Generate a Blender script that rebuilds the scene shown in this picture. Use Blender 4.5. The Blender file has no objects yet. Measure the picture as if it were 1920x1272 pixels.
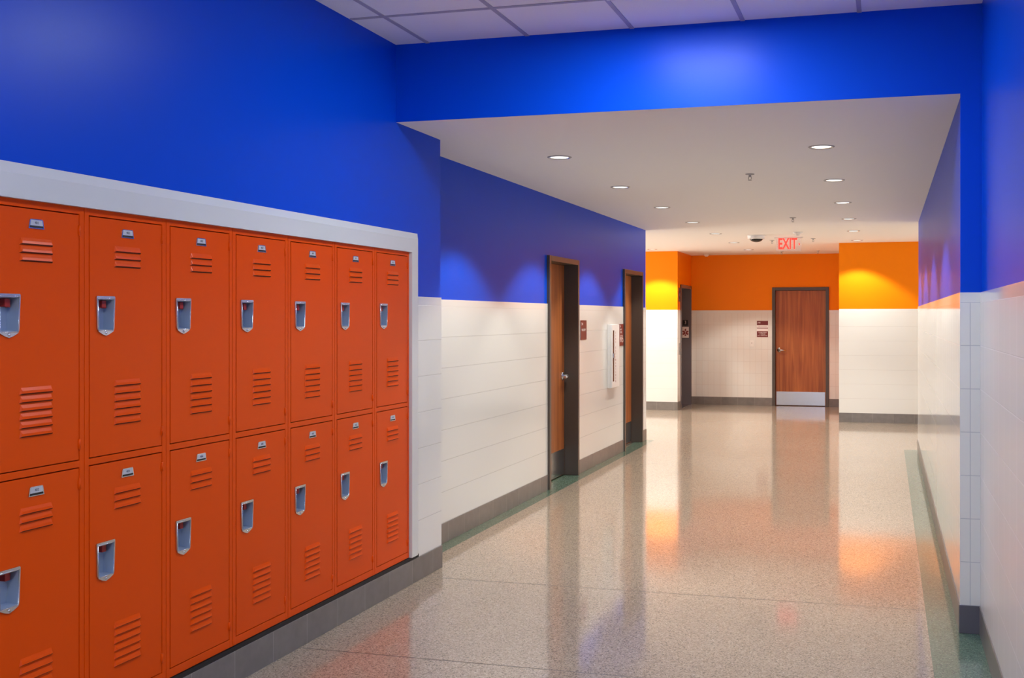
import bpy, bmesh, math, random
from mathutils import Vector, Matrix
random.seed(7)
PI = math.pi
S = bpy.context.scene
C = S.collection

# ------------------------------------------------------------------ camera, world, big lights, exposure
cam_d = bpy.data.cameras.new('camera')
cam_d.sensor_width = 36.0
cam_d.lens = 2013.0 * 36.0 / 1920.0
cam_d.shift_x = (960.0 - 1127.4) / 1920.0
cam_d.shift_y = (595.0 - 636.0) / 1920.0
cam_d.clip_start = 0.02
cam = bpy.data.objects.new('camera', cam_d)
C.objects.link(cam)
cam.location = (0, 0, 1.6)
cam.rotation_euler = (PI / 2, 0, math.atan(0.2656))
S.camera = cam

w = bpy.data.worlds.new('world'); S.world = w
w.use_nodes = True
w.node_tree.nodes['Background'].inputs[0].default_value = (0.6, 0.65, 0.8, 1)
w.node_tree.nodes['Background'].inputs[1].default_value = 0.02

S.view_settings.view_transform = 'Standard'
S.view_settings.look = 'None'
S.view_settings.gamma = 1.0
S.view_settings.use_curve_mapping = False
S.view_settings.exposure = 0.10

SPOT_W = 122.0                      # each downlight
SPOT_COL = (1.0, 0.93, 0.82)
TROFFER_L = 47.0                    # luminance of the foreground ceiling panels
TROFFER_COL = (0.86, 0.93, 1.0)

FILL_W = 10.0                       # cool fill light, unseen behind the viewer, added to brighten the foreground
dl = bpy.data.lights.new('rear_fill', 'AREA'); dl.shape = 'RECTANGLE'; dl.size = 2.8; dl.size_y = 2.2
dl.energy = FILL_W; dl.color = (0.55, 0.72, 1.0)
do = bpy.data.objects.new('rear_fill', dl); C.objects.link(do)
do.location = (-1.1, -4.85, 1.5); do.rotation_euler = (PI / 2, 0, 0)

for nm, px, rz, wdt, pw in (('left_end_added_light', -8.85, -PI / 2, 3.6, 240.0), ('right_end_added_light', 5.85, PI / 2, 2.6, 95.0)):  # unseen area lights added at the side-corridor ends to brighten the far area
    dl = bpy.data.lights.new(nm, 'AREA'); dl.shape = 'RECTANGLE'; dl.size = wdt; dl.size_y = 1.9
    dl.energy = pw; dl.color = (1.0, 0.94, 0.86)
    do = bpy.data.objects.new(nm, dl); C.objects.link(do)
    do.location = (px, 15.9 if px < 0 else 15.0, 1.3); do.rotation_euler = (PI / 2, 0, rz)

# ------------------------------------------------------------------ dimensions (metres)
XL, XCL, XCR, XR = -2.750, -3.03, 0.36, 0.458     # wall faces: locker wall, corridor left / right, near right
YH = 5.73                                          # header face, start of the corridor
YJ = 6.372                                         # end of the locker wall
YLE, YRE = 13.69, 13.30                            # ends of the corridor walls
YFR, YFL, YB = 16.77, 18.14, 19.53                 # far right wall, far left pier, back wall
XE, XFR = -3.465, -0.70                            # elevator wall, inner edge of the far right wall
ZW, ZC, ZM, ZB = 1.725, 2.735, 3.185, 0.142        # tile top, corridor ceiling, main ceiling, base top

# ------------------------------------------------------------------ materials
def mat(name, col, rough=0.5, metal=0.0, spec=0.5, coat=0.0, coat_r=0.05, emis=None, estr=0.0):
    m = bpy.data.materials.new(name); m.use_nodes = True
    p = m.node_tree.nodes['Principled BSDF']
    p.inputs['Base Color'].default_value = (*col, 1)
    p.inputs['Roughness'].default_value = rough
    p.inputs['Metallic'].default_value = metal
    p.inputs['Specular IOR Level'].default_value = spec
    p.inputs['Coat Weight'].default_value = coat
    p.inputs['Coat Roughness'].default_value = coat_r
    if emis:
        p.inputs['Emission Color'].default_value = (*emis, 1)
        p.inputs['Emission Strength'].default_value = estr
    return m

def nodes(m):
    return m.node_tree.nodes, m.node_tree.links, m.node_tree.nodes['Principled BSDF']

def bumped(m, scale, dist, strength=0.3, detail=2.0):
    n, l, p = nodes(m)
    tc = n.new('ShaderNodeTexCoord'); ns = n.new('ShaderNodeTexNoise'); b = n.new('ShaderNodeBump')
    ns.inputs['Scale'].default_value = scale; ns.inputs['Detail'].default_value = detail
    b.inputs['Distance'].default_value = dist; b.inputs['Strength'].default_value = strength
    l.new(tc.outputs['Object'], ns.inputs['Vector']); l.new(ns.outputs['Fac'], b.inputs['Height'])
    l.new(b.outputs['Normal'], p.inputs['Normal'])
    return m

def tiles(name, axis, width, row, c1, c2, cm, z0, offset=0.5, mortar=0.003, rough=0.1, a0=0.0, groove=0.4, spec=0.5, var=0.0):
    m = mat(name, c1, rough, spec=spec); n, l, p = nodes(m)
    tc = n.new('ShaderNodeTexCoord'); sp = n.new('ShaderNodeSeparateXYZ'); cb = n.new('ShaderNodeCombineXYZ')
    l.new(tc.outputs['Object'], sp.inputs[0])
    ax = n.new('ShaderNodeMath'); ax.operation = 'ADD'; ax.inputs[1].default_value = 50 * width - a0
    az = n.new('ShaderNodeMath'); az.operation = 'ADD'; az.inputs[1].default_value = 4 * row - z0
    l.new(sp.outputs[axis], ax.inputs[0]); l.new(sp.outputs[2], az.inputs[0])
    l.new(ax.outputs[0], cb.inputs[0]); l.new(az.outputs[0], cb.inputs[1])
    br = n.new('ShaderNodeTexBrick')
    br.offset = offset
    br.inputs['Scale'].default_value = 1.0
    br.inputs['Brick Width'].default_value = width
    br.inputs['Row Height'].default_value = row
    br.inputs['Mortar Size'].default_value = mortar
    br.inputs['Mortar Smooth'].default_value = 0.3
    br.inputs['Color1'].default_value = (*c1, 1); br.inputs['Color2'].default_value = (*c2, 1)
    br.inputs['Mortar'].default_value = (*cm, 1)
    l.new(cb.outputs[0], br.inputs['Vector'])
    out = br.outputs['Color']
    if var:
        ns = n.new('ShaderNodeTexNoise'); ns.inputs['Scale'].default_value = 14.0; ns.inputs['Detail'].default_value = 6.0
        l.new(tc.outputs['Object'], ns.inputs['Vector'])
        mr = n.new('ShaderNodeMapRange'); mr.inputs['To Min'].default_value = 1 - var; mr.inputs['To Max'].default_value = 1 + var
        l.new(ns.outputs['Fac'], mr.inputs['Value'])
        mx = n.new('ShaderNodeVectorMath'); mx.operation = 'SCALE'
        l.new(out, mx.inputs[0]); l.new(mr.outputs[0], mx.inputs['Scale']); out = mx.outputs[0]
    l.new(out, p.inputs['Base Color'])
    b = n.new('ShaderNodeBump'); b.invert = True
    b.inputs['Strength'].default_value = groove; b.inputs['Distance'].default_value = 0.002
    l.new(br.outputs['Fac'], b.inputs['Height']); l.new(b.outputs['Normal'], p.inputs['Normal'])
    return m

BLUE = bumped(mat('blue_paint', (0.0002, 0.070, 0.66), 0.33, spec=0.12), 90, 0.001, 0.12)
ORANGE = bumped(mat('orange_paint', (0.94, 0.245, 0.0005), 0.42, spec=0.15), 90, 0.001, 0.12)
TW = (0.765, 0.77, 0.745)
TILE_Y = tiles('glazed_block_y', 1, 30.0, 0.219, TW, TW, (0.67, 0.67, 0.645), ZB, offset=0.0, a0=-7.0, rough=0.14, groove=0.6)
TILE_X = tiles('glazed_block_x', 0, 30.0, 0.219, TW, TW, (0.69, 0.685, 0.66), ZB, offset=0.0, a0=-20.0, rough=0.16)
TILE_YR = tiles('glazed_tile_right', 1, 0.219, 0.219, TW, TW, (0.85, 0.83, 0.80), ZB, offset=0.0, rough=0.10, mortar=0.0025)
TILE_XB = tiles('glazed_tile_back', 0, 0.109, 0.219, TW, (0.77, 0.755, 0.72), (0.66, 0.635, 0.60), ZB, offset=0.0, rough=0.16, mortar=0.0025)
TILE_XP = tiles('glazed_tile_pier', 0, 0.0500, 0.219, TW, TW, (0.52, 0.53, 0.56), ZB, offset=0.0, rough=0.12, a0=0.0095, mortar=0.002)
TILE_YN = tiles('glazed_tile_near', 1, 0.219, 0.219, TW, TW, (0.86, 0.86, 0.85), ZB, offset=0.0, rough=0.26, mortar=0.003, groove=0.8, spec=0.35)
CAP = mat('glazed_cap', TW, 0.12)
BASE_Y = tiles('base_tile_y', 1, 0.302, 0.30, (0.165, 0.150, 0.140), (0.20, 0.182, 0.170), (0.30, 0.28, 0.26), 0, offset=0.0, rough=0.28, a0=0.187, var=0.25, mortar=0.002)
BASE_X = tiles('base_tile_x', 0, 0.302, 0.30, (0.165, 0.150, 0.140), (0.20, 0.182, 0.170), (0.30, 0.28, 0.26), 0, offset=0.0, rough=0.28, a0=0.10, var=0.25, mortar=0.002)
GYP = mat('ceiling_paint', (0.88, 0.86, 0.83), 0.85, spec=0.2)
ACOUSTIC = bumped(mat('acoustic_tile', (0.92, 0.92, 0.94), 0.9, spec=0.1), 260, 0.003, 0.5)
GRID = mat('ceiling_grid', (0.45, 0.43, 0.50), 0.5)
PLAIN = mat('white_wall_paint', (0.75, 0.74, 0.72), 0.6)
LOCK = bumped(mat('locker_enamel', (0.82, 0.080, 0.0002), 0.30, spec=0.15), 700, 0.0004, 0.10)
LOCKIN = mat('locker_inside', (0.20, 0.022, 0.002), 0.5)
LOCKSHADE = mat('louver_shade', (0.10, 0.010, 0.001), 0.6)  # dark colour put under each louver, standing in for its shaded opening
TRIMG = mat('grey_white_trim', (0.70, 0.71, 0.70), 0.35)
BLACK = mat('matte_black', (0.008, 0.008, 0.009), 0.6)
STEEL = mat('polished_steel', (0.62, 0.64, 0.68), 0.24, metal=1.0)
STEELD = mat('zinc_blue_reflection', (0.42, 0.50, 0.62), 0.36, metal=0.55)  # zinc pushed lighter and bluer, standing in for the blue wall's reflection
SATIN = mat('satin_stainless', (0.60, 0.59, 0.58), 0.22, metal=1.0)
REDP = mat('red_latch', (0.42, 0.02, 0.012), 0.35)
CARD = mat('number_card', (0.55, 0.57, 0.62), 0.4)
INK = mat('grey_ink', (0.14, 0.15, 0.18), 0.6)
FRAME = mat('bronze_frame_paint', (0.080, 0.063, 0.052), 0.30)
MAROON = mat('maroon_plastic', (0.165, 0.018, 0.016), 0.35)
WHITEP = mat('white_plastic', (0.80, 0.79, 0.77), 0.4)
CREAM = mat('sign_white', (0.82, 0.76, 0.76), 0.5)
GREYP = mat('grey_plastic', (0.42, 0.41, 0.39), 0.45)
CABW = mat('cabinet_white', (0.84, 0.84, 0.84), 0.3)
DARKGL = mat('dark_dome', (0.01, 0.01, 0.012), 0.06)
SLOT = mat('dark_slot', (0.05, 0.03, 0.028), 0.2)
REDTXT = mat('red_lettering', (0.40, 0.06, 0.05), 0.5)
ELEV = mat('elevator_enamel', (0.15, 0.135, 0.15), 0.26)
GLOW = mat('lamp_lens', (0.9, 0.9, 0.9), 0.3, emis=(1.0, 0.97, 0.93), estr=1.6)
CONE = mat('lamp_reflector', (0.85, 0.85, 0.85), 0.15, metal=1.0)
EXITR = mat('exit_red', (0.7, 0.05, 0.03), 0.4, emis=(1.0, 0.022, 0.016), estr=2.4)
PANEL = mat('troffer_lens', (0.9, 0.9, 0.9), 0.4, emis=TROFFER_COL, estr=TROFFER_L)

def clear_plate():
    m = bpy.data.materials.new('clear_acrylic'); m.use_nodes = True
    n, l = m.node_tree.nodes, m.node_tree.links
    p = n['Principled BSDF']; p.inputs['Base Color'].default_value = (0.95, 0.86, 0.85, 1); p.inputs['Roughness'].default_value = 0.2
    t = n.new('ShaderNodeBsdfTransparent'); mx = n.new('ShaderNodeMixShader'); mx.inputs[0].default_value = 0.28
    l.new(t.outputs[0], mx.inputs[1]); l.new(p.outputs[0], mx.inputs[2])
    l.new(mx.outputs[0], n['Material Output'].inputs['Surface'])
    return m
ACRYL = clear_plate()

def wood(name, axis_u):
    m = mat(name, (0.3, 0.1, 0.03), 0.32, spec=0.45); n, l, p = nodes(m)
    tc = n.new('ShaderNodeTexCoord'); mp = n.new('ShaderNodeMapping')
    mp.inputs['Scale'].default_value = (22, 22, 1.1)
    ns = n.new('ShaderNodeTexNoise'); ns.inputs['Scale'].default_value = 1.0; ns.inputs['Detail'].default_value = 8.0
    ns.inputs['Distortion'].default_value = 0.6
    r = n.new('ShaderNodeValToRGB')
    r.color_ramp.elements[0].position = 0.30; r.color_ramp.elements[0].color = (0.27, 0.072, 0.018, 1)
    r.color_ramp.elements[1].position = 0.72; r.color_ramp.elements[1].color = (0.50, 0.170, 0.045, 1)
    l.new(tc.outputs['Object'], mp.inputs[0]); l.new(mp.outputs[0], ns.inputs['Vector'])
    l.new(ns.outputs['Fac'], r.inputs[0]); l.new(r.outputs[0], p.inputs['Base Color'])
    return m
WOOD = wood('cherry_veneer', 0)

def terrazzo(name, c_lo, c_mid, c_hi):
    m = mat(name, c_mid, 0.45, spec=0.35, coat=1.0, coat_r=0.085); n, l, p = nodes(m)
    tc = n.new('ShaderNodeTexCoord')
    v = n.new('ShaderNodeTexVoronoi'); v.inputs['Scale'].default_value = 185.0
    l.new(tc.outputs['Object'], v.inputs['Vector'])
    sx = n.new('ShaderNodeSeparateColor'); l.new(v.outputs['Color'], sx.inputs[0])
    r = n.new('ShaderNodeValToRGB'); e = r.color_ramp.elements
    e[0].position = 0.0; e[0].color = (*c_lo, 1)
    e[1].position = 1.0; e[1].color = (*c_hi, 1)
    a = e.new(0.18); a.color = (*[0.55 * x + 0.45 * y for x, y in zip(c_lo, c_mid)], 1)
    a = e.new(0.32); a.color = (*c_mid, 1)
    a = e.new(0.80); a.color = (*[1.06 * x for x in c_mid], 1)
    l.new(sx.outputs[0], r.inputs[0])
    ns = n.new('ShaderNodeTexNoise'); ns.inputs['Scale'].default_value = 1.6; ns.inputs['Detail'].default_value = 3.0
    l.new(tc.outputs['Object'], ns.inputs['Vector'])
    mr = n.new('ShaderNodeMapRange'); mr.inputs['To Min'].default_value = 0.93; mr.inputs['To Max'].default_value = 1.07
    l.new(ns.outputs['Fac'], mr.inputs['Value'])
    mx = n.new('ShaderNodeVectorMath'); mx.operation = 'SCALE'
    l.new(r.outputs[0], mx.inputs[0]); l.new(mr.outputs[0], mx.inputs['Scale'])
    l.new(mx.outputs[0], p.inputs['Base Color'])
    return m
TERR = terrazzo('beige_terrazzo', (0.10, 0.076, 0.055), (0.39, 0.315, 0.235), (0.60, 0.51, 0.41))
GREEN = terrazzo('green_terrazzo', (0.025, 0.055, 0.040), (0.085, 0.165, 0.115), (0.24, 0.32, 0.25))
JOINT = mat('divider_strip', (0.09, 0.075, 0.06), 0.4)

# ------------------------------------------------------------------ mesh helpers
class MB:
    """collects shapes; u = right, o = out towards the viewer (local -y), z = up"""
    def __init__(s): s.bm = bmesh.new()
    def xyz(s, x0, x1, y0, y1, z0, z1, m=0):
        v = [s.bm.verts.new(p) for p in ((x0, y0, z0), (x1, y0, z0), (x1, y1, z0), (x0, y1, z0), (x0, y0, z1), (x1, y0, z1), (x1, y1, z1), (x0, y1, z1))]
        for q in ((3, 2, 1, 0), (4, 5, 6, 7), (0, 1, 5, 4), (1, 2, 6, 5), (2, 3, 7, 6), (3, 0, 4, 7)):
            f = s.bm.faces.new([v[i] for i in q]); f.material_index = m
    def box(s, u0, u1, o0, o1, z0, z1, m=0): s.xyz(u0, u1, -o1, -o0, z0, z1, m)
    def prism(s, pts, o0, o1, m=0, back=None):
        """outline (u, z) anticlockwise seen from the front, from o0 (back) to o1 (front)"""
        a = [s.bm.verts.new((u, -o1, z)) for u, z in pts]
        b = [s.bm.verts.new((u, -o0, z)) for u, z in (back or pts)]
        n = len(pts)
        for f in [a, b[::-1]] + [[a[i], b[i], b[(i + 1) % n], a[(i + 1) % n]] for i in range(n)]:
            s.bm.faces.new(f).material_index = m
    def lathe(s, prof, c=(0, 0, 0), seg=28, m=0, axis='z'):
        """profile [(r, h)] round an axis through c; axis 'z' or 'o' (out of the wall)"""
        rings = []
        for r, h in prof:
            ring = []
            for k in range(seg if r > 1e-6 else 1):
                a = 2 * PI * k / seg
                if axis == 'z': p = (c[0] + r * math.cos(a), c[1] + r * math.sin(a), c[2] + h)
                else: p = (c[0] + r * math.cos(a), c[1] - h, c[2] + r * math.sin(a))
                ring.append(s.bm.verts.new(p))
            rings.append(ring)
        for A, Bq in zip(rings, rings[1:]):
            for k in range(seg):
                q = [A[k % len(A)], A[(k + 1) % len(A)], Bq[(k + 1) % len(Bq)], Bq[k % len(Bq)]]
                q = [v for i, v in enumerate(q) if v not in q[:i]]
                if len(q) > 2:
                    f = s.bm.faces.new(q); f.material_index = m; f.smooth = True
    def tube(s, pts, r, seg=10, m=0):
        pts = [Vector(p) for p in pts]; rings = []
        for i, p in enumerate(pts):
            t = (pts[min(i + 1, len(pts) - 1)] - pts[max(i - 1, 0)]).normalized()
            a = t.orthogonal().normalized() if i == 0 else (rings_a - t * rings_a.dot(t)).normalized()
            rings_a = a; b = t.cross(a)
            rings.append([s.bm.verts.new(p + r * (math.cos(2 * PI * k / seg) * a + math.sin(2 * PI * k / seg) * b)) for k in range(seg)])
        for A, Bq in zip(rings, rings[1:]):
            for k in range(seg):
                f = s.bm.faces.new([A[k], A[(k + 1) % seg], Bq[(k + 1) % seg], Bq[k]]); f.material_index = m; f.smooth = True
        s.bm.faces.new(rings[0][::-1]).material_index = m; s.bm.faces.new(rings[-1]).material_index = m
    def holed(s, outer, inner, o0, o1, depth, inset=0.0, m=0, mi=None):
        """a plate with a pocket: outline outer, hole inner, plate from o0 to o1, pocket floor at -depth"""
        mi = m if mi is None else mi
        vo = [s.bm.verts.new((u, -o1, z)) for u, z in outer]; vi = [s.bm.verts.new((u, -o1, z)) for u, z in inner]
        es = [s.bm.edges.new((L[i], L[(i + 1) % len(L)])) for L in (vo, vi) for i in range(len(L))]
        r = bmesh.ops.triangle_fill(s.bm, edges=es, use_beauty=True, use_dissolve=False, normal=(0, -1, 0))
        for g in r['geom']:
            if isinstance(g, bmesh.types.BMFace): g.material_index = m
        bo = [s.bm.verts.new((u, -o0, z)) for u, z in outer]
        n = len(outer)
        for i in range(n): s.bm.faces.new([vo[i], bo[i], bo[(i + 1) % n], vo[(i + 1) % n]]).material_index = m
        cu = sum(p[0] for p in inner) / len(inner); cz = sum(p[1] for p in inner) / len(inner)
        bi = [s.bm.verts.new((u + (cu - u) * inset, depth, z + (cz - z) * inset)) for u, z in inner]
        n = len(inner)
        for i in range(n): s.bm.faces.new([vi[i], vi[(i + 1) % n], bi[(i + 1) % n], bi[i]]).material_index = mi
        s.bm.faces.new(bi).material_index = mi
    def text(s, body, size, u, z, o, m=0, align='CENTER', wx=1.0, thick=0.0008, bold=0.0):
        cu = bpy.data.curves.new('t', 'FONT'); cu.body = body; cu.size = size; cu.align_x = align; cu.align_y = 'CENTER'
        cu.extrude = thick / 2; cu.offset = bold; cu.resolution_u = 3
        ob = bpy.data.objects.new('t', cu); C.objects.link(ob)
        dg = bpy.context.evaluated_depsgraph_get()
        me = bpy.data.meshes.new_from_object(ob.evaluated_get(dg))
        n0 = len(s.bm.faces)
        me.transform(Matrix(((wx, 0, 0, u), (0, 0, -1, -o), (0, 1, 0, z), (0, 0, 0, 1))))
        s.bm.from_mesh(me); s.bm.faces.ensure_lookup_table()
        for f in s.bm.faces[n0:]: f.material_index = m
        bpy.data.objects.remove(ob); bpy.data.curves.remove(cu); bpy.data.meshes.remove(me)
    def build(s, name, mats, parent=None, loc=(0, 0, 0), rz=0.0, bevel=0.0, fix=True, seg=2):
        if fix: bmesh.ops.recalc_face_normals(s.bm, faces=s.bm.faces)
        me = bpy.data.meshes.new(name); s.bm.to_mesh(me); s.bm.free()
        for m in (mats if isinstance(mats, (list, tuple)) else [mats]): me.materials.append(m)
        o = bpy.data.objects.new(name, me); C.objects.link(o)
        o.location = loc; o.rotation_euler = (0, 0, rz)
        if parent: o.parent = parent
        if bevel:
            b = o.modifiers.new('edge', 'BEVEL'); b.width = bevel; b.segments = seg; b.limit_method = 'ANGLE'; b.angle_limit = math.radians(40)
        return o

def tag(o, label=None, cat=None, group=None, kind=None):
    for k, v in (('label', label), ('category', cat), ('group', group), ('kind', kind)):
        if v: o[k] = v
    return o
def thing(name, label, cat, loc, rz=0.0, group=None, kind=None):
    o = bpy.data.objects.new(name, None); C.objects.link(o)
    o.empty_display_size = 0.1; o.location = loc; o.rotation_euler = (0, 0, rz)
    return tag(o, label, cat, group, kind)
def struct(o): o['kind'] = 'structure'; return o
R90 = PI / 2            # local right -> +Y, local front -> +X : for things on left hand walls

# ------------------------------------------------------------------ floor
def floor():
    xs = [-9.0, -3.45, XCL, -2.915, -2.745, 0.205, XCR, XR, 6.0]
    ys = [-5.0, 4.642, 4.650, YH, 6.106, 6.114, YJ, 13.45, YLE, 20.2]
    b = MB(); vs = {}
    def vert(i, j):
        if (i, j) not in vs: vs[(i, j)] = b.bm.verts.new((xs[i], ys[j], 0))
        return vs[(i, j)]
    for i in range(len(xs) - 1):
        for j in range(len(ys) - 1):
            f = b.bm.faces.new([vert(i, j), vert(i + 1, j), vert(i + 1, j + 1), vert(i, j + 1)])
            x, y = (xs[i] + xs[i + 1]) / 2, (ys[j] + ys[j + 1]) / 2
            g = 0
            if YJ < y < YLE and x < -2.915 and x > -3.45: g = 1
            if x > 0.205 and x < XR and y < 13.45: g = 1
            if g == 0 and ys[j + 1] - ys[j] < 0.01: g = 2
            f.material_index = g
    return struct(b.build('floor', [TERR, GREEN, JOINT], fix=False))
floor()

# ------------------------------------------------------------------ walls
def wall(name, axis, face, sign, a0, a1, top, thick, paint, tile, openings=(), bottom=0.0):
    """axis 1: runs along Y, faces +X (sign 1) or -X (-1); axis 0: runs along X and faces -Y. tile below ZW stands 8 mm proud"""
    b = MB()
    def blk(p, q, z0, z1, inset, m):
        if q - p < 1e-4 or z1 - z0 < 1e-4: return
        f, r = face - sign * inset, face - sign * thick
        if axis == 1: b.xyz(min(f, r), max(f, r), p, q, z0, z1, m)
        else: b.xyz(p, q, min(f, r), max(f, r), z0, z1, m)
    def col(p, q, z0, z1):
        blk(p, q, z0, min(z1, 1.675), 0.0, 1)
        if z1 > 1.675: blk(p, q, max(z0, 1.675), min(z1, ZW), 0.0, 2)
        if z1 > ZW: blk(p, q, max(z0, ZW), z1, 0.008, 0)
    cur = a0
    for p, q, z0, z1 in sorted(openings):
        col(cur, p, bottom, top)
        if z0 > bottom: col(p, q, bottom, z0)
        col(p, q, z1, top)
        cur = q
    col(cur, a1, bottom, top)
    return struct(b.build(name, [paint, tile, CAP]))

LK0, PITCH, NCOL = 2.7665, 0.4475, 7                 # lockers: near end, width of one, how many
LK1 = LK0 + PITCH * NCOL
OPEN = (LK0 - 0.012, LK1 + 0.012)
wall('wall_left', 1, XL, 1, -5.0, YJ, ZM, 0.28, BLUE, TILE_Y, [(OPEN[0], OPEN[1], 0.0, 2.02)])
b = MB(); b.xyz(-3.62, -3.56, OPEN[0] - 0.3, OPEN[1] + 0.3, 0, 2.3); struct(b.build('wall_left_recess', [PLAIN]))
D1, D2 = (9.475, 10.475), (12.430, 13.435)
wall('wall_corridor_left', 1, XCL, 1, YJ - 0.05, YLE, ZC, 0.26, BLUE, TILE_Y, [(D1[0] + .02, D1[1] - .02, 0, 2.155), (D2[0] + .02, D2[1] - .02, 0, 2.155)])
wall('wall_right', 1, XR, -1, -5.0, YH, ZM, 0.25, BLUE, TILE_YN)
wall('wall_corridor_right', 1, XCR, -1, YH + 0.001, YRE, ZC, 0.34, BLUE, TILE_YR)
wall('wall_pier_right', 0, YH - 0.008, -1, XCR + 0.002, XR, ZC, 0.012, BLUE, TILE_XP)
b = MB(); b.xyz(XL - 0.26, XR + 0.2, YH, YH + 0.22, ZC, ZM + 0.1); struct(b.build('wall_header', [BLUE]))
wall('wall_far_right', 0, YFR, -1, XFR, 6.0, ZC, 0.25, ORANGE, TILE_X)
wall('wall_far_left', 0, YFL, -1, -9.0, XE, ZC, 0.25, ORANGE, TILE_X)
EL = (18.45, 19.43)
wall('wall_elevator', 1, XE, 1, YFL + 0.2505, YB, ZC, 0.176, ORANGE, TILE_Y, [(EL[0], EL[1], 0, 2.165)])
D3 = (-1.995, -0.990)
wall('wall_back', 0, YB, -1, -4.2, 0.0, ZC, 0.20, ORANGE, TILE_XB, [(D3[0] + .02, D3[1] - .02, 0, 2.12)])
# walls out of sight that close the building
b = MB(); b.xyz(-9.0, XCL - 0.2, YLE - 0.25, YLE - 0.001, 0, ZC); struct(b.build('wall_side_left', [PLAIN]))
b = MB(); b.xyz(XCR + 0.35, 6.0, YRE - 0.25, YRE - 0.001, 0, ZC); struct(b.build('wall_side_right', [PLAIN]))
b = MB(); b.xyz(-3.6, 1.0, -5.2, -5.0, 0, ZM); struct(b.build('wall_rear', [PLAIN]))
b = MB(); b.xyz(-9.2, -9.0, 13.0, 18.5, 0, ZC); struct(b.build('wall_end_left', [ORANGE]))
b = MB(); b.xyz(6.0, 6.2, 13.0, 17.2, 0, ZC); struct(b.build('wall_end_right', [ORANGE]))
b = MB(); b.xyz(XFR, XFR + 0.2, YFR + 0.25, YB + 0.2, 0, ZC); struct(b.build('wall_alcove_right', [ORANGE]))

def added_window(name, axis, at, c, wd, zc, ht, sign):  # unseen frames with self-glowing panes, added to go with the area lights
    b = MB()
    def q(p0, p1, z0, z1, t0, t1, m):
        lo, hi = sorted((at + sign * t0, at + sign * t1))
        if axis == 1: b.xyz(lo, hi, p0, p1, z0, z1, m)
        else: b.xyz(p0, p1, lo, hi, z0, z1, m)
    l, r, d, u = c - wd / 2, c + wd / 2, zc - ht / 2, zc + ht / 2
    q(l, r, d, u, 0.0, 0.01, 1)
    for k in range(4): x = l + k * wd / 3; q(x - .03, x + .03, d - .03, u + .03, 0.0, 0.06, 0)
    for z in (d, u): q(l, r, z - .03, z + .03, 0.0, 0.06, 0)
    return struct(b.build(name, [FRAME, mat('glowing_pane', (0.8, 0.85, 0.9), 0.1, emis=(0.8, 0.88, 1.0), estr=1.5)]))
added_window('added_window_1', 1, -9.0, 15.9, 3.7, 1.3, 2.0, 1)
added_window('added_window_2', 1, 6.0, 15.0, 2.7, 1.3, 2.0, -1)
added_window('added_window_3', 0, -5.0, -1.1, 2.9, 1.5, 2.3, 1)
# baseboards
def base(name, axis, face, sign, spans, mt, proud=0.006):
    b = MB()
    for p, q in spans:
        lo, hi = min(face, face + sign * proud), max(face, face + sign * proud)
        if axis == 1: b.xyz(lo, hi, p, q, 0, ZB)
        else: b.xyz(p, q, lo, hi, 0, ZB)
    return struct(b.build(name, [mt], bevel=0.002))
b = MB(); b.xyz(XL - 0.02, XL + 0.006, -5.0, YJ + 0.004, 0, ZB); struct(b.build('baseboard_left', [BASE_Y], bevel=0.002))
base('baseboard_corridor_left', 1, XCL, 1, [(YJ, D1[0]), (D1[1], D2[0]), (D2[1], YLE)], BASE_Y)
base('baseboard_right', 1, XR, -1, [(-5.0, YH - 0.012)], BASE_Y)
base('baseboard_corridor_right', 1, XCR, -1, [(YH - 0.012, YRE)], BASE_Y)
base('baseboard_pier', 0, YH - 0.008, -1, [(XCR - 0.002, XR)], mat('pier_base_tile', (0.115, 0.108, 0.130), 0.28))
base('baseboard_far_right', 0, YFR, -1, [(XFR, 6.0)], BASE_X)
base('baseboard_far_left', 0, YFL, -1, [(-9.0, XE)], BASE_X)
base('baseboard_elevator', 1, XE, 1, [(YFL, EL[0] - 0.05)], BASE_Y)
base('baseboard_back', 0, YB, -1, [(XE, D3[0]), (D3[1], XFR)], BASE_X)

# ------------------------------------------------------------------ ceilings
b = MB(); b.xyz(-9.0, 6.0, YH + 0.003, 20.2, ZC - 0.0005, ZC + 0.1); struct(b.build('ceiling_corridor', [GYP]))
GX = [-2.558 + 0.6055 * i for i in range(-1, 7)]
GY = [5.17 - 0.6055 * i for i in range(0, 17)]
b = MB(); b.xyz(-3.3, 1.0, -5.0, YH, ZM, ZM + 0.1, 0)
for x in GX:
    if XL < x < XR: b.xyz(x - 0.012, x + 0.012, -5.0, YH, ZM - 0.004, ZM + 0.001, 1)
for y in GY: b.xyz(XL, XR, y - 0.012, y + 0.012, ZM - 0.0042, ZM + 0.001, 1)
struct(b.build('ceiling', [ACOUSTIC, GRID]))
for k, (y0, y1) in enumerate(((4.565, 5.17), (0.933, 1.538), (-2.70, -2.095))):
    t = thing('ceiling_troffer', 'recessed square-edged light panel in the tile ceiling over the lockers', 'ceiling light', (-1.05, (y0 + y1) / 2, ZM), group='light panels in the tile ceiling')
    f = MB()
    for q in ((-.29, .29, -.29, -.265), (-.29, .29, .265, .29), (-.29, -.265, -.265, .265), (.265, .29, -.265, .265)):
        f.xyz(q[0], q[1], q[2], q[3], -0.014, -0.0045)
    f.build('panel_frame', [WHITEP], t)
    f = MB(); f.xyz(-.265, .265, -.265, .265, -0.010, -0.005); f.build('lens', [PANEL], t)

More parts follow.
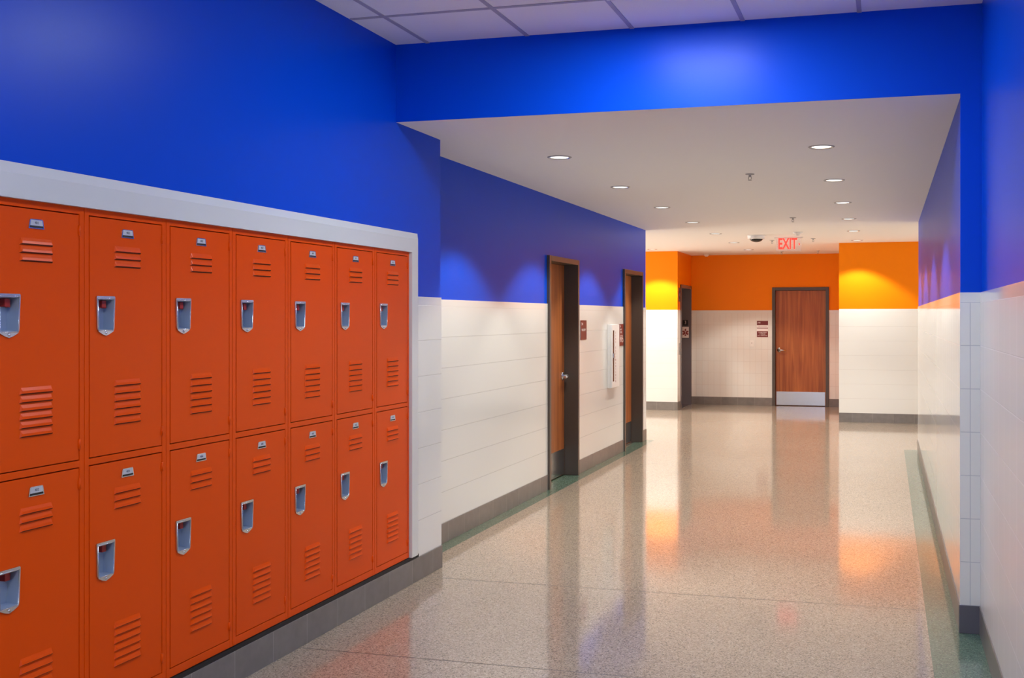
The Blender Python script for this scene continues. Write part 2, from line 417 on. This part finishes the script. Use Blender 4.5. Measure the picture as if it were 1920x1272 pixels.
# ------------------------------------------------------------------ lockers
T = 1.988; BOT = 0.165
DTOP, DH, DU0, DU1 = (1.960, 1.066), 0.8625, 0.027, 0.4195
def louver(b, uc, wdt, ztop, h, d):
    w0, w1 = wdt / 2 - 0.006, wdt / 2
    v = [b.bm.verts.new(p) for p in ((uc - w0, 0, ztop), (uc + w0, 0, ztop), (uc + w1, 0, ztop - h), (uc - w1, 0, ztop - h),
                                     (uc - w0 + .004, -d * .7, ztop - h * .45), (uc + w0 - .004, -d * .7, ztop - h * .45), (uc + w1 - .006, -d, ztop - h * .80), (uc - w1 + .006, -d, ztop - h * .80))]
    for q in ((0, 1, 5, 4), (4, 5, 6, 7), (7, 6, 2, 3), (0, 4, 7, 3), (1, 2, 6, 5)):
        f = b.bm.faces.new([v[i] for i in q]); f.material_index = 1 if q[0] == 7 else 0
def locker_meshes():
    parts = {}
    b = MB()                                   # sheet steel box behind the face
    L, Rr, dp = 0.0015, PITCH - 0.0015, 0.42
    b.box(L, L + .002, -dp, -0.022, BOT, T); b.box(Rr - .002, Rr, -dp, -0.022, BOT, T)
    b.box(L, Rr, -dp, -dp + .002, BOT, T)
    for z in (BOT, 1.08, T - .002): b.box(L + .002, Rr - .002, -dp + .002, -0.022, z, z + .002)
    b.box(L + .003, Rr - .003, -0.050, -0.046, BOT + .003, T - .003)
    parts['body'] = (b, [LOCKIN], 0)
    b = MB()                                   # face frame: stiles and rails
    sw = DU0 - 0.0045
    for u0, u1 in ((0.0012, sw), (DU1 + .0045, PITCH - .0012)):
        b.box(u0, u1, -0.025, 0, BOT, T)
    for z0, z1 in ((DTOP[0] + .004, T), (DTOP[1] + .004, DTOP[0] - DH - .004), (BOT, DTOP[1] - DH - .004)):
        b.box(sw - .001, DU1 + .0055, -0.025, -0.0006, z0, z1)
    parts['face_frame'] = (b, [LOCK], 0.0012)
    b = MB()                                   # door, local z = 0 at its top edge
    hu0, hu1, hz0, hz1 = 0.0630, 0.1443, -0.4085, -0.294
    for q in ((DU0, DU1, hz1, 0), (DU0, DU1, -DH, hz0), (DU0, hu0, hz0, hz1), (hu1, DU1, hz0, hz1)):
        b.box(q[0], q[1], -0.018, 0, q[2], q[3])
    bmesh.ops.remove_doubles(b.bm, verts=b.bm.verts, dist=1e-5)
    uc = (DU0 + DU1) / 2
    for i in range(3): louver(b, uc, 0.146, -0.097 - 0.0275 * i, 0.0235, 0.0078)
    for i in range(6): louver(b, uc, 0.146, -0.593 - 0.0283 * i, 0.0235, 0.0078)
    parts['door'] = (b, [LOCK, LOCKSHADE], 0)
    b = MB()                                   # recessed handle
    outer = [(.0585, -.2835), (.0555, -.2875), (.0600, -.402), (.0650, -.4120), (.0840, -.4215), (.1035, -.4275), (.1230, -.4215), (.1420, -.4120), (.1465, -.402), (.1515, -.2875), (.1485, -.2835)]
    inner = [(.0640, -.2950), (.0680, -.4070), (.1390, -.4070), (.1435, -.2950)]
    b.holed(outer, inner, 0.0, 0.0055, 0.036, 0.08, 0, 1)
    b.lathe([(0.0050, 0.0055), (0.0046, 0.0075), (0.0025, 0.009), (0, 0.0092)], (.1035, 0, -.4175), 12, 0, 'o')
    rim = [(.0615, -.2915), (.0658, -.4090), (.1412, -.4090), (.1460, -.2915)]
    b.tube([(u, -.0058, z) for u, z in rim + rim[:1]], 0.0018, 6, 0)
    parts['handle'] = (b, [STEEL, STEELD], 0)
    b = MB(); b.box(.106, .127, -.0355, -.014, -.326, -.299); b.box(.1265, .136, -.0355, -.020, -.328, -.305)
    parts['latch'] = (b, [REDP], 0.002)
    b = MB(); b.lathe([(0.0, -.018), (.0048, -.018), (.0048, .018), (0, .018)], (DU1 + .0015, -.0012, 0), 10, 0, 'z')
    parts['hinge'] = (b, [LOCK], 0)
    return {k: v[0].build(k, v[1], bevel=v[2]) for k, v in parts.items()}
P = locker_meshes()
ORD = ['first', 'second', 'third', 'fourth', 'fifth', 'sixth', 'last']
LNAME = ['orange two-tier metal locker at the near end of the row, cut by the picture edge',
         'orange two-tier metal locker, second in the row from the near left end',
         'orange two-tier metal locker, third in the row from the near left end',
         'orange two-tier metal locker in the middle of the row of seven',
         'orange two-tier metal locker, third from the far end beside the white tile',
         'orange two-tier metal locker, second from the far end beside the white tile',
         'orange two-tier metal locker at the far end, against the white tile pier']
used = set()
def use(key, parent, loc):
    o = P[key]
    if key in used:
        o = o.copy(); C.objects.link(o)
    used.add(key); o.parent = parent; o.location = loc
    return o
for k in range(NCOL):
    t = thing('locker', LNAME[k], 'locker', (XL - 0.003, LK0 + PITCH * k, 0), R90, 'orange lockers along the left wall')
    use('body', t, (0, 0, 0)); use('face_frame', t, (0, 0, 0))
    for j in range(2):
        d = use('door', t, (0, 0, DTOP[j]))
        use('handle', d, (0, 0, 0)); use('latch', d, (0, 0, 0))
        use('hinge', d, (0, 0, -0.055)); use('hinge', d, (0, 0, -DH + 0.055))
        b = MB(); uc, zc = 0.2225, -0.0475
        b.prism([(uc - .034, zc - .0165), (uc + .034, zc - .0165), (uc + .029, zc + .012), (uc + .025, zc + .0155), (uc - .025, zc + .0155), (uc - .029, zc + .012)], 0, .0030, 0)
        b.prism([(uc - .0275, zc - .0062), (uc + .0275, zc - .0062), (uc + .0245, zc + .0125), (uc - .0245, zc + .0125)], .0029, .0036, 1)
        b.prism([(uc - .030, zc - .0135), (uc + .030, zc - .0135), (uc + .0285, zc - .0068), (uc - .0285, zc - .0068)], .0029, .0034, 2)
        b.text(str(401 + 2 * k + j), 0.0125, uc, zc + .003, .0040, 3)
        b.build('number_plate', [STEEL, CARD, BLACK, INK], d)

# trim round the lockers, black plinth strip under them standing in for the shaded gap
b = MB()
y0, y1, o = OPEN[0] - 0.09, 6.021, XL
ins = [(LK0 - .002, BOT), (LK1 + .002, BOT), (LK1 + .002, T + .001), (LK0 - .002, T + .001)]
def fr(x, a, c, zt, zb): return [b.bm.verts.new((x, a, zb)), b.bm.verts.new((x, a, zt)), b.bm.verts.new((x, c, zt)), b.bm.verts.new((x, c, zb))]
zb = BOT - .002
A = fr(XL - .006, y0, y1, 2.107, zb); Bv = fr(XL + .016, y0 + .038, y1 - .038, 2.069, zb); Cv = fr(XL + .016, LK0 - .001, LK1 + .001, T, zb); Dv = fr(XL - .012, LK0 - .001, LK1 + .001, T, zb)
for Pq, Qq, mi in ((A, Bv, 1), (Bv, Cv, 0), (Cv, Dv, 0)):
    for i in range(3): b.bm.faces.new([Pq[i], Pq[i + 1], Qq[i + 1], Qq[i]]).material_index = mi
for i in (0, 3): b.bm.faces.new([A[i], Bv[i], Cv[i], Dv[i]]).material_index = 0
struct(b.build('trim_1', [TRIMG, CAP]))
b = MB(); b.xyz(XL - 0.50, XL - 0.012, OPEN[0] - .06, 6.015, ZB - 0.001, BOT); b.xyz(XL - 0.012, XL + 0.002, OPEN[0] - .06, 6.025, ZB - .001, BOT - .003)
b.xyz(XL - 0.50, XL - 0.021, OPEN[0], OPEN[1], 0, ZB - 0.001)
struct(b.build('plinth_gap_shade', [BLACK]))

# ------------------------------------------------------------------ doors
def door(name, label, loc, rz, wd, ht, fw, recess, depth, hinge_left, kick_h, proud=0.02, lever=True, thresh=False):
    """frame outer size wd x ht; local u from 0, wall face at o = 0"""
    t = thing(name, label, 'door', loc, rz, kind='structure')
    f = MB()
    for u0, u1, z0, z1 in ((0, fw, 0, ht), (wd - fw, wd, 0, ht), (fw, wd - fw, ht - fw, ht)):
        f.box(u0, u1, -depth, proud, z0, z1)
    s = 0.016                                    # stop
    for u0, u1, z0, z1 in ((fw, fw + s, 0, ht - fw), (wd - fw - s, wd - fw, 0, ht - fw), (fw + s, wd - fw - s, ht - fw - s, ht - fw)):
        f.box(u0, u1, -depth, -recess - 0.046, z0, z1)
    f.build('door_frame', [FRAME], t, bevel=0.003)
    L, Rr, Z0, Z1 = fw + .003, wd - fw - .003, 0.010, ht - fw - .003
    d = MB(); d.box(L, Rr, -recess - 0.044, -recess, Z0, Z1)
    lf = d.build('door_leaf', [WOOD], t, bevel=0.002)
    d = MB(); d.box(L + .012, Rr - .012, -recess, -recess + 0.0018, Z0 + .004, kick_h); d.build('kick_plate', [SATIN], lf)
    if lever:
        hu = L + 0.066 if hinge_left is False else Rr - 0.066
        sg = 1 if hinge_left is False else -1
        d = MB(); o = -recess
        d.lathe([(0, 0), (.042, 0), (.042, .006), (.036, .012), (.016, .014), (.016, .062), (0, .062)], (hu, -o, 1.005), 24, 0, 'o')
        d.tube([(hu, -o - .052, 1.005), (hu + sg * .02, -o - .064, 1.006), (hu + sg * .06, -o - .066, 1.004), (hu + sg * .12, -o - .062, 1.000)], 0.0130, 10, 0)
        d.build('lever_handle', [STEEL], lf)
    if thresh:
        d = MB(); d.box(fw, wd - fw, -recess - .06, -recess + .05, 0.0, 0.007); d.build('threshold', [SATIN], t)
    return t
door('door_1', 'wood door with steel lever, nearer of the two in the left corridor wall', (XCL, D1[0], 0), R90, D1[1] - D1[0], 2.175, .050, .126, .24, True, .270)
door('door_2', 'wood door in the left corridor wall, farther one beside the fire extinguisher cabinet', (XCL, D2[0], 0), R90, D2[1] - D2[0], 2.175, .050, .126, .24, True, .270, lever=False, thresh=True)
door('door_3', 'wood door with steel kick plate facing down the corridor in the back wall', (D3[0], YB, 0), 0, D3[1] - D3[0], 2.137, .056, .060, .19, False, .255, proud=0.014)

# elevator entrance
t = thing('door_4', 'dark grey elevator entrance in the orange alcove at the left back', 'elevator door', (XE, EL[0], 0), R90, kind='structure')
EW = EL[1] - EL[0]
f = MB()
f.box(-0.035, 0.012, -0.17, 0.012, 0, 2.165); f.box(EW - 0.012, EW + 0.04, -0.17, 0.012, 0, 2.165); f.box(-0.035, EW + 0.04, -0.17, 0.012, 2.110, 2.170)
f.build('elevator_frame', [ELEV], t, bevel=0.003)
f = MB(); f.box(0.012, EW - 0.012, -0.205, -0.176, 0.005, 2.11); f.build('elevator_panel', [ELEV], t)
f = MB(); f.box(0.012, EW - 0.012, -0.176, 0.0, 0.0, 0.006); f.build('sill', [SATIN], t)

# ------------------------------------------------------------------ signs and wall items
def sign(name, label, loc, rz, cat='sign', group=None): return thing(name, label, cat, loc, rz, group)
YJB = EL[1] - 0.012                                # face of the far elevator jamb
t = sign('floor_number_sign', 'small black plate with white 3 on the elevator jamb', (XE - 0.0955, YJB, 1.495), 0)
b = MB(); b.box(-.047, .047, 0, .004, -.05, .05); b.build('plate', [BLACK], t)
b = MB(); b.text('3', .085, 0, .004, .0045, 0, wx=0.8); b.build('numeral', [CREAM], t)
t = sign('emblem_sign', 'white plate with maroon six-pointed medical star below the floor number', (XE - 0.0955, YJB, 1.322), 0)
b = MB(); b.box(-.062, .062, 0, .003, -.10, .10); b.build('plate', [CREAM], t)
b = MB()
for a in (0, PI / 3, -PI / 3):
    ca, sa = math.cos(a), math.sin(a)
    pts = [(-.015, -.060), (.015, -.060), (.015, .060), (-.015, .060)]
    b.prism([(ca * u - sa * z, sa * u + ca * z - .008) for u, z in pts], .003 + .0001 * a, .0042 + .0001 * a)
b.prism([(-.017, .045), (.017, .045), (0, .072)], .003, .0043)
b.build('star', [mat('star_red', (0.27, 0.04, 0.035), 0.4)], t)
b = MB(); b.box(-.003, .003, .0044, .0050, -.048, .030); b.lathe([(.010, 0), (.010, .0006), (.006, .0006), (.006, 0)], (0, -.0044, .012), 12, 0, 'o'); b.build('rod', [CREAM], t)
t = sign('hall_lantern', 'narrow dark indicator plate beside the top of the elevator frame', (XE, 18.30, 1.99), R90, 'indicator')
b = MB(); b.box(-.055, .055, 0, .010, -.12, .12); b.build('plate', [ELEV], t, bevel=.002)
for z in (.05, -.05):
    b = MB(); b.lathe([(0, .010), (.03, .010), (.03, .013), (0, .013)], (0, 0, z), 16, 0, 'o'); b.build('arrow_lens', [SLOT], t)
t = sign('call_button_panel', 'small steel call button plate on the pier beside the elevator', (XE, 18.31, 1.05), R90, 'button panel')
b = MB(); b.box(-.055, .055, 0, .006, -.10, .10); b.build('plate', [SATIN], t, bevel=.001)
for z in (.035, -.035):
    b = MB(); b.lathe([(0, .006), (.017, .006), (.017, .010), (0, .010)], (0, 0, z), 16, 0, 'o'); b.build('button', [GREYP], t)

t = sign('room_sign', 'flat maroon room sign beside the nearer left door', (XCL, 10.681, 1.467), R90)
b = MB(); b.box(-.110, .110, 0, .006, -.100, .100); b.build('plate', [MAROON], t, bevel=.001)
b = MB(); b.text('346', .040, -.090, .060, .0065, 0, 'LEFT'); b.build('room_number', [CREAM], t)
b = MB(); b.text('ROOM', .036, -.080, 0.0, .0065, 0, 'LEFT', 1.35); b.build('lettering', [CREAM], t)
t = sign('restroom_sign', 'maroon sign with white pictograms beside the farther left door', (XCL, 12.315, 1.390), R90)
b = MB(); b.box(-.105, .105, 0, .006, -.128, .128); b.build('plate', [MAROON], t, bevel=.001)
b = MB(); b.text('345', .036, -.085, .100, .0065, 0, 'LEFT'); b.build('room_number', [CREAM], t)
for sx, z in (('STAFF', .062), ('TOILET', .030)): b = MB(); b.text(sx, .030, -.085, z, .0065, 0, 'LEFT', 1.15); b.build('lettering', [CREAM], t)
b = MB()
for u in (-.055, .0):                           # two standing figures
    b.lathe([(0, .006), (.009, .006), (.009, .007), (0, .007)], (u, 0, -.010), 12, 0, 'o')
    b.prism([(u - .008, -.082), (u + .008, -.082), (u + .008, -.055), (u + .017, -.055) if u < -.01 else (u + .012, -.055), (u + .012, -.022), (u - .012, -.022), (u - .017, -.055) if u < -.01 else (u - .012, -.055), (u - .008, -.055)], .006, .0068)
b.lathe([(.020, .006), (.020, .0068), (.026, .0068), (.026, .006)], (.055, 0, -.062), 18, 0, 'o')     # wheelchair figure
b.lathe([(0, .006), (.008, .006), (.008, .007), (0, .007)], (.050, 0, -.012), 12, 0, 'o')
b.prism([(.046, -.050), (.070, -.050), (.082, -.078), (.088, -.074), (.074, -.042), (.056, -.042), (.056, -.022), (.046, -.022)], .006, .0069)
b.build('pictogram', [CREAM], t)
t = sign('storage_room_sign', 'maroon and white stacked sign plates beside the back door', (-2.169, YB, 1.386), 0)
for z0, z1 in ((.070, .146), (.008, .020), (-.146, -.040)): b = MB(); b.box(-.1, .1, 0, .005, z0, z1); b.build('plate', [MAROON], t)
for z0, z1 in ((.021, .069), (-.039, .007)): b = MB(); b.box(-.1, .1, 0, .0045, z0, z1); b.build('insert_strip', [CREAM], t)
b = MB(); b.text('348', .034, -.090, .112, .0055, 0, 'LEFT', 1.05); b.build('room_number', [CREAM], t)
for sx, z, wx in (('COMBUSTIBLE', -.066, 1.0), ('STORAGE', -.092, 1.0), ('NOT PERMITTED', -.118, .98)):
    b = MB(); b.text(sx, .0235, 0, z, .0055, 0, wx=wx); b.build('lettering', [CREAM], t)
b = MB()
for i in range(9): b.box(-.078 + .0185 * i, -.070 + .0185 * i + .003 * (i % 2), .0045, .005, .040, .051)
b.build('printing', [GREYP], t)
t = sign('switch_plate', 'small white wall switch plate left of the back door', (-2.360, YB, 1.118), 0, 'switch')
b = MB(); b.box(-.036, .036, 0, .007, -.058, .058); b.build('plate', [WHITEP], t, bevel=.002)
b = MB(); b.lathe([(0, .007), (.007, .007), (.007, .010), (0, .010)], (0, 0, .012), 12, 0, 'o'); b.build('key_switch', [SLOT], t)

# fire extinguisher cabinet
t = sign('extinguisher_cabinet', 'white fire extinguisher cabinet on the tile between the two left doors', (XCL, 11.667, 1.160), R90, 'cabinet')
CW, CH = 0.345, 0.36
b = MB(); b.box(0, CW, -.0, .036, -CH, CH); b.build('body', [CABW], t, bevel=.003)
b = MB(); b.box(.003, CW - .003, .036, .056, -CH + .004, CH - .004)
dr = b.build('door', [CABW], t, bevel=.003)
b = MB(); b.box(.040, .090, .056, .0585, -CH + .075, CH - .070); b.build('window_strip', [SLOT], dr)
b = MB()
for i, ch in enumerate('FIREEXTINGUISHER'): b.text(ch, .036, .165, .260 - .0345 * i - (.03 if i > 3 else 0), .0566, 0)
b.build('lettering', [REDTXT], dr)
b = MB(); b.box(.050, .080, .058, .070, -.02, .03); b.build('pull', [SATIN], dr)

# ------------------------------------------------------------------ ceiling fittings
def spot(x, y, z, p, col=SPOT_COL, ang=108):
    l = bpy.data.lights.new('downlight_lamp', 'SPOT'); l.energy = p; l.color = col
    l.spot_size = math.radians(ang); l.spot_blend = 0.28; l.shadow_soft_size = 0.055
    o = bpy.data.objects.new('downlight_lamp', l); C.objects.link(o)
    return o, l
def dl_mesh():
    b = MB(); b.lathe([(.070, 0), (.072, -.006), (.080, -.007), (.086, -.003), (.087, 0)], seg=32); tr = b.build('trim_ring', [GREYP])
    b = MB(); b.lathe([(.0715, -.0045), (.064, -.0015), (.060, -.001)], seg=32); cn = b.build('reflector', [CONE])
    b = MB(); b.lathe([(.064, -.0018), (.03, -.0030), (0, -.0034)], seg=32); ln = b.build('lens', [GLOW])
    return tr, cn, ln
DL = dl_mesh(); first = True
def downlight(x, y, label, p=SPOT_W, col=SPOT_COL):
    global first
    t = thing('downlight', label, 'ceiling light', (x, y, ZC), group='round downlights in the corridor ceiling')
    for q in DL:
        o = q if first else q.copy()
        if not first: C.objects.link(o)
        o.parent = t; o.location = (0, 0, 0)
    first = False
    o, l = spot(x, y, ZC, p, col); o.parent = t; o.location = (0, 0, -0.012)
    return t
NTH = ['nearest', 'second', 'third', 'fourth', 'fifth', 'sixth', 'farthest']
for k in range(7):
    s = {0: 'nearest of the left row', 6: 'farthest of the left row, in front of the back wall'}.get(k, '%s from the front in the left row' % NTH[k])
    downlight(-2.24, 7.28 + 1.80 * k, 'round recessed downlight, ' + s)
for k in range(6):
    s = {0: 'nearest of the right row', 5: 'farthest of the right row, close to the orange wall'}.get(k, '%s from the front in the right row' % NTH[k])
    downlight(-0.418, 7.28 + 1.80 * k, 'round recessed downlight, ' + s)
downlight(-3.78, 17.55, 'round recessed downlight above the brightly lit yellow pier', SPOT_W * 1.8)
def spr_mesh():
    b = MB(); b.lathe([(0, -.001), (.036, -.001), (.034, -.006), (.014, -.008), (.012, -.008)], seg=20)
    b.lathe([(.010, -.006), (.010, -.022), (.005, -.026), (0, -.026)], seg=12)
    for sx in (-1, 1): b.tube([(sx * .009, 0, -.020), (sx * .013, 0, -.036), (sx * .004, 0, -.050)], .0028, 6)
    b.lathe([(0, -.049), (.015, -.050), (.015, -.052), (0, -.053)], seg=14)
    return b.build('body', [GREYP])
SP = spr_mesh(); spr_n = 0
for x, y, s in ((-1.045, 8.52, 'nearest sprinkler head, in the middle of the corridor ceiling'), (-1.03, 12.38, 'second sprinkler head along the middle of the corridor ceiling'), (-1.02, 15.72, 'small sprinkler head on the ceiling right of the exit sign'),
                (-1.63, 15.95, 'small sprinkler head just left of the exit sign'), (-1.75, 18.75, 'tiny sprinkler head below the exit sign, near the back wall'), (-1.13, 18.65, 'tiny sprinkler head on the ceiling above the back door')):
    o = SP if spr_n == 0 else SP.copy()
    if spr_n: C.objects.link(o)
    spr_n += 1
    o.name = 'sprinkler_head'; o.location = (x, y, ZC); tag(o, s, 'sprinkler', 'sprinkler heads')
b = MB(); b.lathe([(0, 0), (.065, 0), (.065, -.012), (.055, -.022), (.036, -.026), (.034, -.040), (.02, -.046), (0, -.046)], seg=28)
tag(b.build('smoke_detector', [WHITEP], loc=(-1.145, 14.52, ZC)), 'white smoke detector on the ceiling above the exit sign', 'smoke detector', 'smoke detectors')
b = MB(); b.lathe([(0, 0), (.06, 0), (.06, -.014), (.048, -.026), (.030, -.030), (.028, -.044), (0, -.046)], seg=28)
tag(b.build('smoke_detector', [WHITEP], loc=(-3.13, 19.15, ZC)), 'white smoke detector at the ceiling edge over the elevator alcove', 'smoke detector', 'smoke detectors')
t = thing('security_camera', 'white dome security camera with dark bubble on the ceiling', 'camera', (-1.745, 14.95, ZC))
b = MB(); b.lathe([(0, 0), (.125, 0), (.125, -.010), (.121, -.046), (.112, -.052), (.100, -.052)], seg=36); b.build('housing', [WHITEP], t)
b = MB(); b.lathe([(.088, -.050)] + [(.088 * math.cos(a), -.050 - .044 * math.sin(a)) for a in (.2, .4, .6, .8, 1.0, 1.2, 1.4)] + [(0, -.094)], seg=36); b.build('dome', [DARKGL], t)
# exit sign
t = thing('exit_sign', 'clear hanging exit sign with glowing red letters and right arrow', 'exit sign', (-1.345, 15.43, ZC))
b = MB(); b.xyz(-.198, .198, -.05, .05, -.012, 0); b.build('canopy', [WHITEP], t, bevel=.003)
b = MB(); b.box(-.176, .180, -.004, .004, -.194, -.012); b.build('panel', [ACRYL], t)
b = MB(); b.text('EXIT', .218, -.014, -.098, .0052, 0, wx=0.60, thick=.002, bold=.0045); b.build('lettering', [EXITR], t)
b = MB(); b.prism([(.142, -.120), (.162, -.100), (.142, -.080), (.142, -.091), (.151, -.100), (.142, -.109)], .0042, .0062); b.build('arrow', [EXITR], t)
